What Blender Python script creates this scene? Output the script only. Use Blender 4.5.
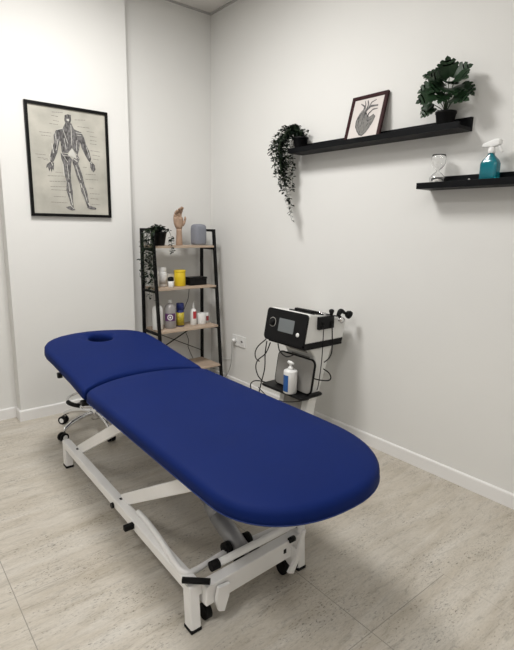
import bpy, bmesh, math, random
from mathutils import Vector, Matrix, noise
random.seed(7)
for o in list(bpy.data.objects): bpy.data.objects.remove(o)
SC = bpy.context.scene
COL = SC.collection

# ------------------------------------------------------------- camera
RM = [[0.777049, 0.11139, -0.619505], [-0.629185, 0.165423, -0.759448], [0.017885, 0.979912, 0.198627]]
CP = [-2.3832, -3.5746, 1.349]
FPX = 485.45
cam = bpy.data.cameras.new('camera')
co = bpy.data.objects.new('camera', cam)
COL.objects.link(co)
m = Matrix.Identity(4)
for i in range(3):
    for j in range(3): m[i][j] = RM[i][j]
    m[i][3] = CP[i]
co.matrix_world = m
cam.sensor_fit = 'HORIZONTAL'; cam.sensor_width = 36.0; cam.lens = FPX * 36.0 / 514.0
cam.clip_start = .05
SC.camera = co

# ------------------------------------------------------------- light
SC.view_settings.view_transform = 'Standard'
SC.view_settings.look = 'None'
SC.view_settings.gamma = 1
SC.view_settings.use_curve_mapping = False
SC.view_settings.exposure = 0.35
w = bpy.data.worlds.new('world'); SC.world = w; w.use_nodes = True
w.node_tree.nodes['Background'].inputs[0].default_value = (1, .98, .95, 1)
w.node_tree.nodes['Background'].inputs[1].default_value = 0.3
LAMPS = [((-1.45, -1.3, 2.955), .55, 35), ((-3.0, -2.8, 2.955), .55, 19), ((-1.9, -4.2, 2.955), .55, 12)]  # last entry is an added weak fill panel, unseen behind the camera
for loc, sz, en in LAMPS:
    l = bpy.data.lights.new('panel_light', 'AREA'); l.shape = 'SQUARE'; l.size = sz; l.energy = en; l.color = (1, .985, .96)
    lo = bpy.data.objects.new('panel_light', l); lo.location = loc; COL.objects.link(lo)

# ------------------------------------------------------------- materials
def mat(name, col, rough=.5, metal=0, var=.0, scale=8, bump=0, bscale=200, spec=.5, stretch=None, trans=0, alpha=1, emit=0, coat=0):
    mt = bpy.data.materials.new(name); mt.use_nodes = True
    nt = mt.node_tree; b = nt.nodes['Principled BSDF']
    b.inputs['Base Color'].default_value = (*col, 1); b.inputs['Roughness'].default_value = rough
    b.inputs['Metallic'].default_value = metal; b.inputs['Specular IOR Level'].default_value = spec
    b.inputs['Transmission Weight'].default_value = trans; b.inputs['Alpha'].default_value = alpha
    b.inputs['Coat Weight'].default_value = coat
    if emit:
        b.inputs['Emission Color'].default_value = (*col, 1); b.inputs['Emission Strength'].default_value = emit
    tc = nt.nodes.new('ShaderNodeTexCoord'); src = tc.outputs['Object']
    if stretch:
        mp = nt.nodes.new('ShaderNodeMapping'); mp.inputs['Scale'].default_value = stretch
        nt.links.new(src, mp.inputs[0]); src = mp.outputs[0]
    n = nt.nodes.new('ShaderNodeTexNoise'); n.inputs['Scale'].default_value = scale; n.inputs['Detail'].default_value = 5
    nt.links.new(src, n.inputs['Vector'])
    r = nt.nodes.new('ShaderNodeValToRGB'); r.color_ramp.elements[0].position = .3; r.color_ramp.elements[1].position = .7
    r.color_ramp.elements[0].color = (*[c * (1 - var) for c in col], 1); r.color_ramp.elements[1].color = (*[min(1, c * (1 + var)) for c in col], 1)
    nt.links.new(n.outputs['Fac'], r.inputs[0]); nt.links.new(r.outputs[0], b.inputs['Base Color'])
    if bump:
        n2 = nt.nodes.new('ShaderNodeTexNoise'); n2.inputs['Scale'].default_value = bscale; n2.inputs['Detail'].default_value = 3
        nt.links.new(tc.outputs['Object'], n2.inputs['Vector'])
        bp = nt.nodes.new('ShaderNodeBump'); bp.inputs['Strength'].default_value = bump; bp.inputs['Distance'].default_value = .002
        nt.links.new(n2.outputs['Fac'], bp.inputs['Height']); nt.links.new(bp.outputs[0], b.inputs['Normal'])
    return mt
M = dict(
    wall=mat('wall_paint', (.735, .73, .71), .85, var=.012, scale=1.5, bump=.15, bscale=120, spec=.2),
    ceil=mat('ceiling_tile', (.66, .64, .61), .9, var=.02, scale=3, bump=.3, bscale=90),
    base=mat('baseboard_paint', (.80, .79, .78), .4, var=.01),
    trim=mat('ceiling_trim', (.42, .41, .40), .5, var=.01),
    vinyl=mat('blue_vinyl', (.0030, .0135, .096), .62, var=.05, scale=5, bump=.1, bscale=500, spec=.09),
    vinyl_in=mat('blue_vinyl_hole', (.012, .03, .14), .5, var=.05, spec=.3),
    steel=mat('white_powder_coat', (.83, .82, .81), .35, var=.02),
    alu=mat('grey_actuator', (.30, .30, .31), .35, metal=.3, var=.04),
    chrome=mat('chrome', (.75, .75, .76), .15, metal=1, var=.02),
    black=mat('black_plastic', (.005, .005, .0055), .45, var=.1, spec=.18),
    rub=mat('black_rubber', (.006, .006, .006), .7, var=.1, spec=.18),
    bmetal=mat('black_metal', (.004, .004, .0045), .5, var=.1, spec=.18),
    ledge=mat('black_ledge', (.0035, .004, .005), .45, var=.12, scale=20, stretch=(1, .1, 1), spec=.12),
    oak=mat('pale_oak', (.46, .355, .27), .6, var=.16, scale=12, stretch=(.6, 6, 6)),
    wood=mat('hand_wood', (.37, .25, .175), .55, var=.12, scale=25, stretch=(3, 3, .6)),
    felt=mat('grey_fabric', (.235, .245, .28), .95, var=.06, scale=300, bump=.5, bscale=700, spec=.1),
    white=mat('white_plastic', (.80, .80, .79), .35, var=.01),
    offw=mat('off_white_plastic', (.60, .58, .56), .5, var=.02),
    clear=mat('clear_bottle', (.52, .50, .50), .15, var=.02, trans=.45),
    purple=mat('purple_label', (.10, .025, .12), .5, var=.05),
    yellow=mat('yellow_plastic', (.72, .52, .015), .45, var=.03),
    yellowd=mat('yellow_label', (.45, .36, .03), .45, var=.3, scale=60),
    navy=mat('navy_plastic', (.012, .025, .16), .4, var=.05),
    red=mat('red_label', (.45, .03, .04), .5, var=.05),
    blue=mat('blue_label', (.015, .09, .30), .45, var=.25, scale=40),
    cup=mat('red_print', (.35, .05, .06), .5, var=.1),
    leaf=mat('dark_leaf', (.006, .013, .008), .55, var=.35, scale=30, spec=.25),
    mleaf=mat('monstera_leaf', (.011, .032, .012), .45, var=.4, scale=14, spec=.3),
    stem=mat('green_stem', (.03, .055, .02), .6, var=.2),
    soil=mat('potting_soil', (.02, .014, .01), .95, var=.3, scale=60),
    frame=mat('black_frame', (.003, .003, .003), .4, var=.1, spec=.18),
    dwood=mat('dark_brown_frame', (.030, .009, .010), .45, var=.25, scale=20, spec=.12),
    paper=mat('aged_paper', (.43, .415, .365), .8, var=.2, scale=6),
    paper2=mat('cream_paper', (.62, .575, .55), .8, var=.02),
    ink=mat('grey_ink', (.12, .115, .115), .9, var=.85, scale=95, stretch=(1, 1, .45)),
    inkl=mat('light_ink', (.19, .185, .175), .9, var=.2, scale=60),
    inkw=mat('white_ink', (.55, .54, .50), .9, var=.03),
    ivory=mat('white_machine', (.74, .74, .72), .35, var=.01),
    greyp=mat('grey_panel', (.30, .29, .27), .6, var=.03),
    screen=mat('lcd_screen', (.15, .165, .17), .25, var=.03),
    mesh=mat('metal_plate', (.30, .29, .275), .45, metal=.35, var=.12, scale=4),
    teal=mat('teal_plastic', (.01, .26, .33), .12, var=.05, trans=.55),
    glass=mat('clear_glass', (1, 1, 1), .02, trans=1),
    sand=mat('white_sand', (.7, .68, .66), .9, var=.05),
    dark=mat('dark_hole', (.01, .01, .01), .8),
    cable=mat('grey_cable', (.33, .32, .31), .5),
    wcable=mat('white_cable', (.75, .75, .74), .5),
    diffuser=mat('lamp_diffuser', (1, .98, .94), .5, emit=3),
)

def floor_material():
    mt = bpy.data.materials.new('travertine_tiles'); mt.use_nodes = True
    nt = mt.node_tree; N = nt.nodes; L = nt.links; b = N['Principled BSDF']
    tc = N.new('ShaderNodeTexCoord')
    def mp(sc, loc=(0, 0, 0), src=None):
        k = N.new('ShaderNodeMapping'); k.inputs['Scale'].default_value = sc; k.inputs['Location'].default_value = loc
        L.new(src or tc.outputs['Object'], k.inputs[0]); return k.outputs[0]
    def noise_(v, s, d=6, r=.6, dist=0):
        k = N.new('ShaderNodeTexNoise'); k.inputs['Scale'].default_value = s; k.inputs['Detail'].default_value = d
        k.inputs['Roughness'].default_value = r; k.inputs['Distortion'].default_value = dist; L.new(v, k.inputs['Vector']); return k.outputs['Fac']
    def ramp(f, *st):
        k = N.new('ShaderNodeValToRGB'); e = k.color_ramp.elements
        while len(e) < len(st): e.new(.5)
        for a, (p, c) in zip(e, st): a.position = p; a.color = (*c, 1) if isinstance(c, tuple) else (c, c, c, 1)
        L.new(f, k.inputs[0]); return k.outputs[0]
    def mix(t, f, a, c):
        k = N.new('ShaderNodeMix'); k.data_type = 'RGBA'; k.blend_type = t; k.clamp_factor = True
        if isinstance(f, float): k.inputs[0].default_value = f
        else: L.new(f, k.inputs[0])
        L.new(a, k.inputs[6])
        if isinstance(c, tuple): k.inputs[7].default_value = (*c, 1)
        else: L.new(c, k.inputs[7])
        return k.outputs[2]
    # joints: (axis, position, end of the joint along the other axis: coordinate below which it runs, strength)
    sep = N.new('ShaderNodeSeparateXYZ'); L.new(tc.outputs['Object'], sep.inputs[0])
    def ma(op, a, c=None):
        k = N.new('ShaderNodeMath'); k.operation = op
        for q, s_ in enumerate((a, c)):
            if s_ is None: continue
            if isinstance(s_, (int, float)): k.inputs[q].default_value = s_
            else: L.new(s_, k.inputs[q])
        return k.outputs[0]
    grout = None
    for ax_, pos, lim, st in JOINTS:
        a_, o_ = (sep.outputs[0], sep.outputs[1]) if ax_ == 'x' else (sep.outputs[1], sep.outputs[0])
        g_ = ma('MULTIPLY', ma('MULTIPLY', ma('LESS_THAN', ma('ABSOLUTE', ma('SUBTRACT', a_, pos)), .0016), ma('LESS_THAN', o_, lim)), st)
        grout = g_ if grout is None else ma('MAXIMUM', grout, g_)
    v = tc.outputs['Object']
    broad = noise_(mp((.9, 4.5, 1), src=v), 2.2, 6, .65, .6)
    vein = noise_(mp((2.6, 14, 1), src=v), 3.6, 10, .75, 1.2)
    pit = noise_(mp((9, 20, 1), (3, 2, 0), src=v), 8, 4, .62, .6)
    clus = noise_(mp((1.2, 3.5, 1), (7, 1, 0), src=v), 2.6, 3, .6, .5)
    fine = noise_(mp((16, 60, 1), src=v), 4, 3, .5)
    c = ramp(broad, (.30, (.455, .405, .33)), (.5, (.545, .50, .43)), (.72, (.62, .585, .525)))
    c = mix('MULTIPLY', .75, c, ramp(vein, (.34, .60), (.47, .92), (.7, 1.05)))
    c = mix('MULTIPLY', ramp(clus, (.42, .1), (.62, .8)), c, ramp(pit, (.34, .12), (.41, .85), (.5, 1.)))
    c = mix('MULTIPLY', .35, c, ramp(fine, (.3, .75), (.6, 1.)))
    c = mix('MIX', grout, c, (.27, .25, .22))
    L.new(c, b.inputs['Base Color'])
    b.inputs['Roughness'].default_value = .42; b.inputs['Specular IOR Level'].default_value = .35
    bp = N.new('ShaderNodeBump'); bp.inputs['Strength'].default_value = .25; bp.inputs['Distance'].default_value = .002
    L.new(ramp(vein, (.3, 0.), (.5, 1.)), bp.inputs['Height']); L.new(bp.outputs[0], b.inputs['Normal'])
    return mt
JOINTS = [('x', -2.08, 9, 1), ('x', -1.17, -1.83, 1), ('x', -.712, -1.83, .35), ('x', -2.99, 9, 1), ('y', -1.83, -1.17, .55), ('y', -2.735, -.712, .9), ('y', -3.64, 9, .9), ('y', -.925, -2.08, .6), ('y', -3.19, 9, .3)]
M['floor'] = floor_material()

# ------------------------------------------------------------- mesh helpers
def rotm(rx=0, ry=0, rz=0, loc=(0, 0, 0)):
    return Matrix.Translation(loc) @ Matrix.Rotation(rz, 4, 'Z') @ Matrix.Rotation(ry, 4, 'Y') @ Matrix.Rotation(rx, 4, 'X')

class MB:
    def __init__(s): s.bm = bmesh.new(); s.X = Matrix.Identity(4); s.mi = 0
    def v(s, p): return s.bm.verts.new(s.X @ Vector(p))
    def f(s, vs, smooth=True):
        try: q = s.bm.faces.new(vs)
        except ValueError: return None
        q.smooth = smooth; q.material_index = s.mi; return q
    def box(s, x0, x1, y0, y1, z0, z1, bev=0, seg=2):
        b = bmesh.new()
        bmesh.ops.create_cube(b, size=1)
        for v in b.verts: v.co = Vector(((x0 + x1) / 2 + v.co.x * (x1 - x0), (y0 + y1) / 2 + v.co.y * (y1 - y0), (z0 + z1) / 2 + v.co.z * (z1 - z0)))
        if bev: bmesh.ops.bevel(b, geom=list(b.edges), offset=bev, segments=seg, affect='EDGES', profile=.5)
        s.add(b, False); return s
    def add(s, b, smooth=True):
        mp = {v: s.v(v.co) for v in b.verts}
        for fa in b.faces: s.f([mp[v] for v in fa.verts], smooth)
        b.free()
    def beam(s, a, b, wx, wz, bev=.003, up=(0, 0, 1)):
        a = Vector(a); b = Vector(b); d = b - a; L = d.length; d.normalize()
        u = Vector(up); sx = d.cross(u)
        if sx.length < 1e-4: sx = Vector((1, 0, 0))
        sx.normalize(); uz = sx.cross(d)
        mm = Matrix((( sx.x, d.x, uz.x, a.x), (sx.y, d.y, uz.y, a.y), (sx.z, d.z, uz.z, a.z), (0, 0, 0, 1)))
        old = s.X; s.X = old @ mm; s.box(-wx / 2, wx / 2, 0, L, -wz / 2, wz / 2, bev); s.X = old; return s
    def tube(s, pts, r, n=10, smooth_path=0, caps=True):
        P = [Vector(p) for p in pts]
        R = list(r) if isinstance(r, (list, tuple)) else [r] * len(P)
        if smooth_path:
            Q = []; RR = []
            for i in range(len(P) - 1):
                p0 = P[max(i - 1, 0)]; p1 = P[i]; p2 = P[i + 1]; p3 = P[min(i + 2, len(P) - 1)]
                for k in range(smooth_path):
                    t = k / smooth_path
                    Q.append(.5 * ((2 * p1) + (-p0 + p2) * t + (2 * p0 - 5 * p1 + 4 * p2 - p3) * t * t + (-p0 + 3 * p1 - 3 * p2 + p3) * t ** 3))
                    RR.append(R[i] * (1 - t) + R[i + 1] * t)
            Q.append(P[-1]); RR.append(R[-1]); P, R = Q, RR
        ref = None; rings = []
        for i, p in enumerate(P):
            d = (P[min(i + 1, len(P) - 1)] - P[max(i - 1, 0)]).normalized()
            if ref is None:
                ref = d.orthogonal().normalized()
            ref = (ref - d * ref.dot(d)).normalized(); q = d.cross(ref)
            rings.append([s.v(p + (ref * math.cos(2 * math.pi * k / n) + q * math.sin(2 * math.pi * k / n)) * R[i]) for k in range(n)])
        for a, b in zip(rings, rings[1:]):
            for k in range(n): s.f([a[k], a[(k + 1) % n], b[(k + 1) % n], b[k]])
        if caps: s.f(rings[0][::-1], False); s.f(rings[-1], False)
        return s
    def lathe(s, prof, n=24, cx=0, cy=0, sx=1, sy=1):
        rings = []
        for r, z in prof:
            if r < 1e-5: rings.append([s.v((cx, cy, z))])
            else: rings.append([s.v((cx + r * sx * math.cos(2 * math.pi * k / n), cy + r * sy * math.sin(2 * math.pi * k / n), z)) for k in range(n)])
        for a, b in zip(rings, rings[1:]):
            for k in range(n):
                k2 = (k + 1) % n
                if len(a) == 1 and len(b) == 1: continue
                if len(a) == 1: s.f([a[0], b[k2], b[k]])
                elif len(b) == 1: s.f([a[k], a[k2], b[0]])
                else: s.f([a[k], a[k2], b[k2], b[k]])
        return s
    def loft(s, sections, smooth=True, cap=True):
        rings = [[s.v(p) for p in sec] for sec in sections]; n = len(rings[0])
        for a, b in zip(rings, rings[1:]):
            for k in range(n): s.f([a[k], a[(k + 1) % n], b[(k + 1) % n], b[k]], smooth)
        if cap: s.f(rings[0][::-1], False); s.f(rings[-1], False)
        return s
    def prism(s, poly, axis, a0, a1, bev=0):
        b = bmesh.new()
        def P(u, v, w):
            return {'x': (w, u, v), 'y': (u, w, v), 'z': (u, v, w)}[axis]
        A = [b.verts.new(P(u, v, a0)) for u, v in poly]; B = [b.verts.new(P(u, v, a1)) for u, v in poly]
        b.faces.new(A); b.faces.new(B[::-1])
        for i in range(len(A)): b.faces.new([A[i], B[i], B[(i + 1) % len(A)], A[(i + 1) % len(A)]])
        bmesh.ops.recalc_face_normals(b, faces=b.faces)
        if bev: bmesh.ops.bevel(b, geom=list(b.edges), offset=bev, segments=2, affect='EDGES')
        s.add(b, False); return s
    def build(s, name, material, parent=None, recalc=True, origin=None):
        if recalc: bmesh.ops.recalc_face_normals(s.bm, faces=s.bm.faces)
        me = bpy.data.meshes.new(name)
        o = bpy.data.objects.new(name, me)
        if origin is None and parent is None and len(s.bm.verts):
            xs = [v.co for v in s.bm.verts]
            origin = Vector(((min(c.x for c in xs) + max(c.x for c in xs)) / 2, (min(c.y for c in xs) + max(c.y for c in xs)) / 2, min(c.z for c in xs)))
        if parent is not None: origin = WLOC[parent.name]
        if origin is not None:
            origin = Vector(origin)
            for v in s.bm.verts: v.co -= origin
        s.bm.to_mesh(me); s.bm.free()
        mats = material if isinstance(material, (list, tuple)) else [material]
        for x in mats: me.materials.append(M[x])
        COL.objects.link(o)
        if parent is None:
            o.location = origin; WLOC[o.name] = origin
        else:
            o.parent = parent; WLOC[o.name] = WLOC[parent.name]
        return o
WLOC = {}
def thing(name, label, cat, loc, group=None):
    o = bpy.data.objects.new(name, None); COL.objects.link(o); o.location = loc; o.empty_display_size = .05
    WLOC[o.name] = Vector(loc); return tag(o, label, cat, group)
def tag(o, label, cat, group=None):
    o['label'] = label; o['category'] = cat
    if group: o['group'] = group
    return o
def struct(o): o['kind'] = 'structure'; return o
def B(): return MB()

# ------------------------------------------------------------- room
H = 2.992; XL = -4.0; YF = -5.2; T = .12; PD = .105; PX0 = -1.64; PX1 = -.779
struct(B().box(XL - T, T, YF - T, T, -.1, 0).build('floor', 'floor', origin=(0, 0, 0)))
struct(B().box(XL, 0, YF, 0, H + .004, H + .1).build('ceiling', 'ceil'))
struct(B().box(0, T, YF - T, T, 0, H + .1).build('wall_right', 'wall'))
struct(B().box(XL - T, 0, 0, T, 0, H + .1).build('wall_back', 'wall'))
struct(B().box(XL - T, XL, YF, 0, 0, H + .1).build('wall_left', 'wall'))
struct(B().box(XL - T, 0, YF - T, YF, 0, H + .1).build('wall_front', 'wall'))
struct(B().box(PX0, PX1, -PD, 0, 0, H).build('wall_column', 'wall'))
BH = .0759
def basebd(name, a0, a1, axis, face, th=.012):
    b = B(); s = 1 if a1 > a0 else -1
    # profile with a small rounded top lip
    pr = [(0, 0), (th, 0), (th, BH - .008), (th * .75, BH - .002), (th * .4, BH), (0, BH)]
    if axis == 'y':   # runs along y on a wall at x=face, facing -x
        b.loft([[(face - u, y, z) for u, z in pr] for y in (a0, a1)], smooth=False)
    elif axis == 'x': # runs along x on a wall at y=face, facing -y
        b.loft([[(x, face - u, z) for u, z in pr] for x in (a0, a1)], smooth=False)
    elif axis == 'yl': # on column's left side, facing -x
        b.loft([[(face - u, y, z) for u, z in pr] for y in (a0, a1)], smooth=False)
    elif axis == 'yr': # on column's right side, facing +x
        b.loft([[(face + u, y, z) for u, z in pr] for y in (a0, a1)], smooth=False)
    return struct(b.build(name, 'base'))
basebd('baseboard_right', YF, 0, 'y', 0)
basebd('baseboard_back', PX1, -.012, 'x', 0)
basebd('baseboard_back_left', XL, PX0 - .012, 'x', 0)
basebd('baseboard_column', PX0 - .012, PX1 + .012, 'x', -PD)
basebd('baseboard_column_left', -PD, 0, 'yl', PX0)
basebd('baseboard_column_right', -PD, -.012, 'yr', PX1)
# wall angle of the suspended ceiling and its T bars
def bar(n, x0, x1, y0, y1): return struct(B().box(x0, x1, y0, y1, H - .004, H + .004).build(n, 'trim'))
bar('trim_1', -.022, 0, YF, 0); bar('trim_2', PX1, -.022, -.022, 0)
bar('trim_3', XL, -.022, -.33 - .012, -.33 + .012)
for i, x in enumerate((-.60, -1.2, -1.8, -2.4, -3.0, -3.6)): bar('trim_%d' % (i + 4), x - .012, x + .012, YF, -.345)
for i in range(7): bar('trim_%d' % (i + 10), XL, -.022, -.93 - .6 * i - .012, -.93 - .6 * i + .012)
for (lx, ly, lz), sz, en in LAMPS:
    t = thing('ceiling_light', 'square white ceiling panel light ' + ('over the head of the treatment table' if lx > -2 and ly > -2 else 'near the left wall' if ly > -3 else 'added as weak unseen fill near the front wall of the room'), 'ceiling light', (lx, ly, H - .02), 'ceiling panel lights')
    f = B()
    for a in ((-.3, .3, -.3, -.28), (-.3, .3, .28, .3), (-.3, -.28, -.28, .28), (.28, .3, -.28, .28)):
        f.box(lx + a[0], lx + a[1], ly + a[2], ly + a[3], H - .024, H - .004, .002)
    f.build('frame', 'white', t)
    B().box(lx - .28, lx + .28, ly - .28, ly + .28, H - .016, H - .008).build('diffuser', 'diffuser', t)

# ------------------------------------------------------------- treatment table
tb = thing('treatment_table', 'blue vinyl treatment table with raised headrest on white steel frame', 'massage table', (-1.35, -1.7, 0))
def cushion(outline, z_of, T, name, rb=.02, crown=.004, nrm_sign=1):
    """outline: ccw list of (x,y); z_of(x,y)=top surface height"""
    n = len(outline); P = [Vector((x, y, 0)) for x, y in outline]
    x0, x1 = min(p.x for p in P), max(p.x for p in P); y0, y1 = min(p.y for p in P), max(p.y for p in P)
    h = (x1 - x0) / 2 * .9; mx = (x0 + x1) / 2; ya, yb = y0 + h, y1 - h
    if ya > yb: ya = yb = (y0 + y1) / 2
    Q = [Vector((mx + (p.x - mx) * .15, min(max(p.y, ya), yb), 0)) for p in P]
    b = B()
    prof = [(.05, -T), (.012, -T), (.004, -T + .005), (0, -T + .010), (0, -max(rb, .03))]
    for k in range(1, 7):
        a = k / 6 * math.pi / 2; prof.append((rb * (1 - math.cos(a)), -rb + rb * math.sin(a)))
    secs = []
    for ins, dz in prof:
        sec = []
        for p, q in zip(P, Q):
            d = q - p; w_ = p + d.normalized() * ins * 1.12; sec.append((w_.x, w_.y, z_of(w_.x, w_.y) + dz))
        secs.append(sec)
    last = secs[-1]
    for f_, dz in ((.1, crown * .6), (.25, crown), (.5, crown * 1.1), (.8, crown * 1.1)):
        sec = []
        for (x, y, z), q in zip(last, Q):
            x2, y2 = x + (q.x - x) * f_, y + (q.y - y) * f_; sec.append((x2, y2, z_of(x2, y2) + dz))
        secs.append(sec)
    b.loft(secs); return b
HT = .600
def catm(pts, k):
    out = []; n = len(pts)
    for i in range(n):
        p0, p1, p2, p3 = [Vector((*pts[(i + j) % n], 0)) for j in (-1, 0, 1, 2)]
        for q in range(k):
            t = q / k; v = .5 * ((2 * p1) + (-p0 + p2) * t + (2 * p0 - 5 * p1 + 4 * p2 - p3) * t * t + (-p0 + 3 * p1 - 3 * p2 + p3) * t ** 3)
            out.append((v.x, v.y))
    return out
XA, XB = -1.656, -.998; YJ = -1.40
# body outline, counter-clockwise from the joint's left corner
cxm = (XA + XB) / 2; hw = (XB - XA) / 2
body = []
def corner(cx, cy, r, a0, a1, n=6): return [(cx + r * math.cos(a0 + (a1 - a0) * i / n), cy + r * math.sin(a0 + (a1 - a0) * i / n)) for i in range(n + 1)]
def yj(x): return YJ + .075 - .12 * abs((x - cxm) / hw) ** 2.2
JX = [cxm + (hw - .035) * k / 10 for k in range(-10, 11)]
body += [(x, yj(x)) for x in JX[::-1]]
body += [(XA + .022, yj(XA + .035) - .012), (XA + .008, yj(XA + .035) - .030), (XA, yj(XA + .035) - .055)]
for i in range(1, 7): body.append((XA - .018 * i / 7, YJ - .10 - i * .127))
YE = -2.36; LE = .405; cen = -1.345; hwE = .345
for i in range(0, 33):
    a = math.pi + math.pi * i / 32; ca, sa = math.cos(a), math.sin(a); e = 2 / (2.2 if ca > 0 else 2.3)
    yc, lc, wc = (YE, LE, hwE) if ca > 0 else (-2.50, LE - .14, .331)
    body.append((cen + wc * math.copysign(abs(ca) ** e, ca), yc + lc * math.copysign(abs(sa) ** e, sa)))
for i in range(6, 0, -1): body.append((XB + .0 * i / 7, YJ - .10 - i * .127))
body += [(XB, yj(XB - .035) - .055), (XB - .008, yj(XB - .035) - .030), (XB - .022, yj(XB - .035) - .012)]
ZJ = HT - .04
bc = cushion(body, lambda x, y: HT, .055, 'cushion', rb=.026, crown=.006).build('body_cushion', 'vinyl', tb)
B().tube([(x * .998 - 1.333 * .002 if False else x, y, HT - .047) for x, y in body + body[:1]], .0022, 6).build('piping', 'vinyl_in', bc)
# headrest, tilted up towards its far end
TILT = .125; YH0 = YJ + .012; YH1 = -.615
GJ = .010
headp = [(x, yj(x) + GJ) for x in JX] + [(XB - .018, yj(XB - .02) + GJ + .002), (XB - .006, yj(XB) + GJ + .012), (XB, yj(XB) + GJ + .035)]
for t in (.2, .35, .5): headp.append((XB - .002 * t, YH0 + (YH1 - YH0) * t))
headp += catm([(0, 0)], 1)[:0]
headp += [(-1.001, -.90), (-1.004, -.84), (-1.014, -.785), (-1.035, -.735), (-1.065, -.70), (-1.105, -.672), (-1.16, -.65), (-1.25, -.625), (-1.34, -.615),
          (-1.43, -.622), (-1.51, -.645), (-1.565, -.675), (-1.605, -.712), (-1.633, -.76), (-1.648, -.81), (-1.655, -.87)]
for t in (.5, .35, .2): headp.append((XA + .006, YH0 + (YH1 - YH0) * t))
headp += [(XA + .002, yj(XA) + GJ + .035), (XA + .006, yj(XA) + GJ + .012), (XA + .018, yj(XA + .02) + GJ + .002)]
zh = lambda x, y: HT + TILT * (y - YH0)
hc = cushion(headp, zh, .055, 'head', rb=.024, crown=.003).build('head_cushion', 'vinyl', tb)
# face hole: tapered slot cut through the head cushion
def holep(sc):
    pts = []
    for i in range(24):
        a = 2 * math.pi * i / 24
        wx = .075 * (1 - .25 * math.sin(a)) ; pts.append((HCX + wx * sc * math.cos(a), HCY + .078 * sc * math.sin(a)))
    return pts
HCX, HCY = -1.318, -.775
cut = B(); secs = []
for sc, dz in ((.9, -.12), (.9, -.012), (.93, -.004), (1.03, .006), (1.03, .05)): secs.append([(x, y, zh(x, y) + dz) for x, y in holep(sc)])
cut.loft(secs); cu = cut.build('cutter', 'vinyl_in', tb)
md = hc.modifiers.new('hole', 'BOOLEAN'); md.operation = 'DIFFERENCE'; md.object = cu; md.solver = 'EXACT'
dg = bpy.context.evaluated_depsgraph_get(); dg.update()
nm = bpy.data.meshes.new_from_object(hc.evaluated_get(dg)); hc.modifiers.clear(); hc.data = nm
bpy.data.objects.remove(cu)
# upper frame
uf = B(); zf = HT - .078
for x in (XA + .06, XB - .06): uf.beam((x, YJ - .02, zf), (x, -2.45, zf), .04, .03)
for y in (YJ - .03, -1.9, -2.44): uf.beam((XA + .06, y, zf), (XB - .06, y, zf), .04, .03)
uf.build('upper_frame', 'steel', tb)
hf = B()
for x in (XA + .045, XB - .06): hf.beam((x, YJ + .02, zh(0, YJ + .02) - .075), (x, -.90, zh(0, -.90) - .075), .03, .025)
hf.beam((XA + .045, -.91, zh(0, -.91) - .075), (XB - .06, -.91, zh(0, -.91) - .075), .03, .025)
hf.build('headrest_frame', 'steel', tb)
B().box(-1.655, -1.632, -1.06, -1.035, zh(0, -1.05) - .085, zh(0, -1.05) - .058, .003).build('latch', 'black', tb)
B().box(-1.66, -1.62, YJ - .02, YJ + .015, HT - .085, HT - .062, .004).build('hinge', 'black', tb)
# side rails of the base (the left one runs slightly skew, as pushed)
RL0, RL1 = Vector((-1.597, -.95, .135)), Vector((-1.630, -2.36, .148))
RR0, RR1 = Vector((-1.08, -.93, .135)), Vector((-1.135, -2.34, .148))
for a, c in ((RL0, RL1), (RR0, RR1)): B().beam(a, c, .042, .042, .004).build('side_rail', 'steel', tb)
def leg(x, y, top, foot_h=.012, lean=0, wy=.05):
    b = B(); b.prism([(y - wy / 2 + lean, .01), (y + wy / 2 + lean, .01), (y + wy / 2, top), (y - wy / 2, top)], 'x', x - .019, x + .019, .003)
    l = b.build('leg', 'steel', tb)
    B().box(x - .021, x + .021, y - wy / 2 + lean - .002, y + wy / 2 + lean + .002, 0, .012, .002).build('rubber_foot', 'rub', l)
leg(-1.597, -.945, .155); leg(-1.08, -.925, .155)
leg(-1.640, -2.335, .172, lean=-.012, wy=.046); leg(-1.142, -2.335, .185, lean=-.01, wy=.044)
B().beam((-1.61, -2.362, .128), (-1.15, -2.345, .128), .045, .075, .004).build('cross_beam', 'steel', tb)
# lift arms
def arm(x, y0, z0, y1, z1, n='lift_arm'):
    a = B().beam((x, y0, z0), (x, y1, z1), .022, .05, .003).build(n, 'steel', tb)
    for (y, z) in ((y0, z0), (y1, z1)):
        B().tube([(x - .02, y, z), (x + .02, y, z)], .012, 14).build('pivot_cap', 'black', a)
for x in (-1.575, -1.10):
    arm(x, -1.09, .150, -1.67, .490); arm(x - .02, -1.70, .155, -2.28, .495)
B().tube([(-1.60, -1.70, .5), (-1.08, -1.70, .5)], .012).build('cross_tube', 'steel', tb)
B().tube([(-1.62, -2.28, .5), (-1.08, -2.28, .5)], .012).build('cross_tube', 'steel', tb)
for (y, z) in ((-1.675, .10),): B().tube([(-1.645, y, z + .03), (-1.605, y, z + .03)], .013, 12).build('rail_cap', 'black', tb)
B().box(-1.680, -1.615, -1.90, -1.878, .136, .158, .003).build('rail_pad', 'rub', tb)
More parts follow.
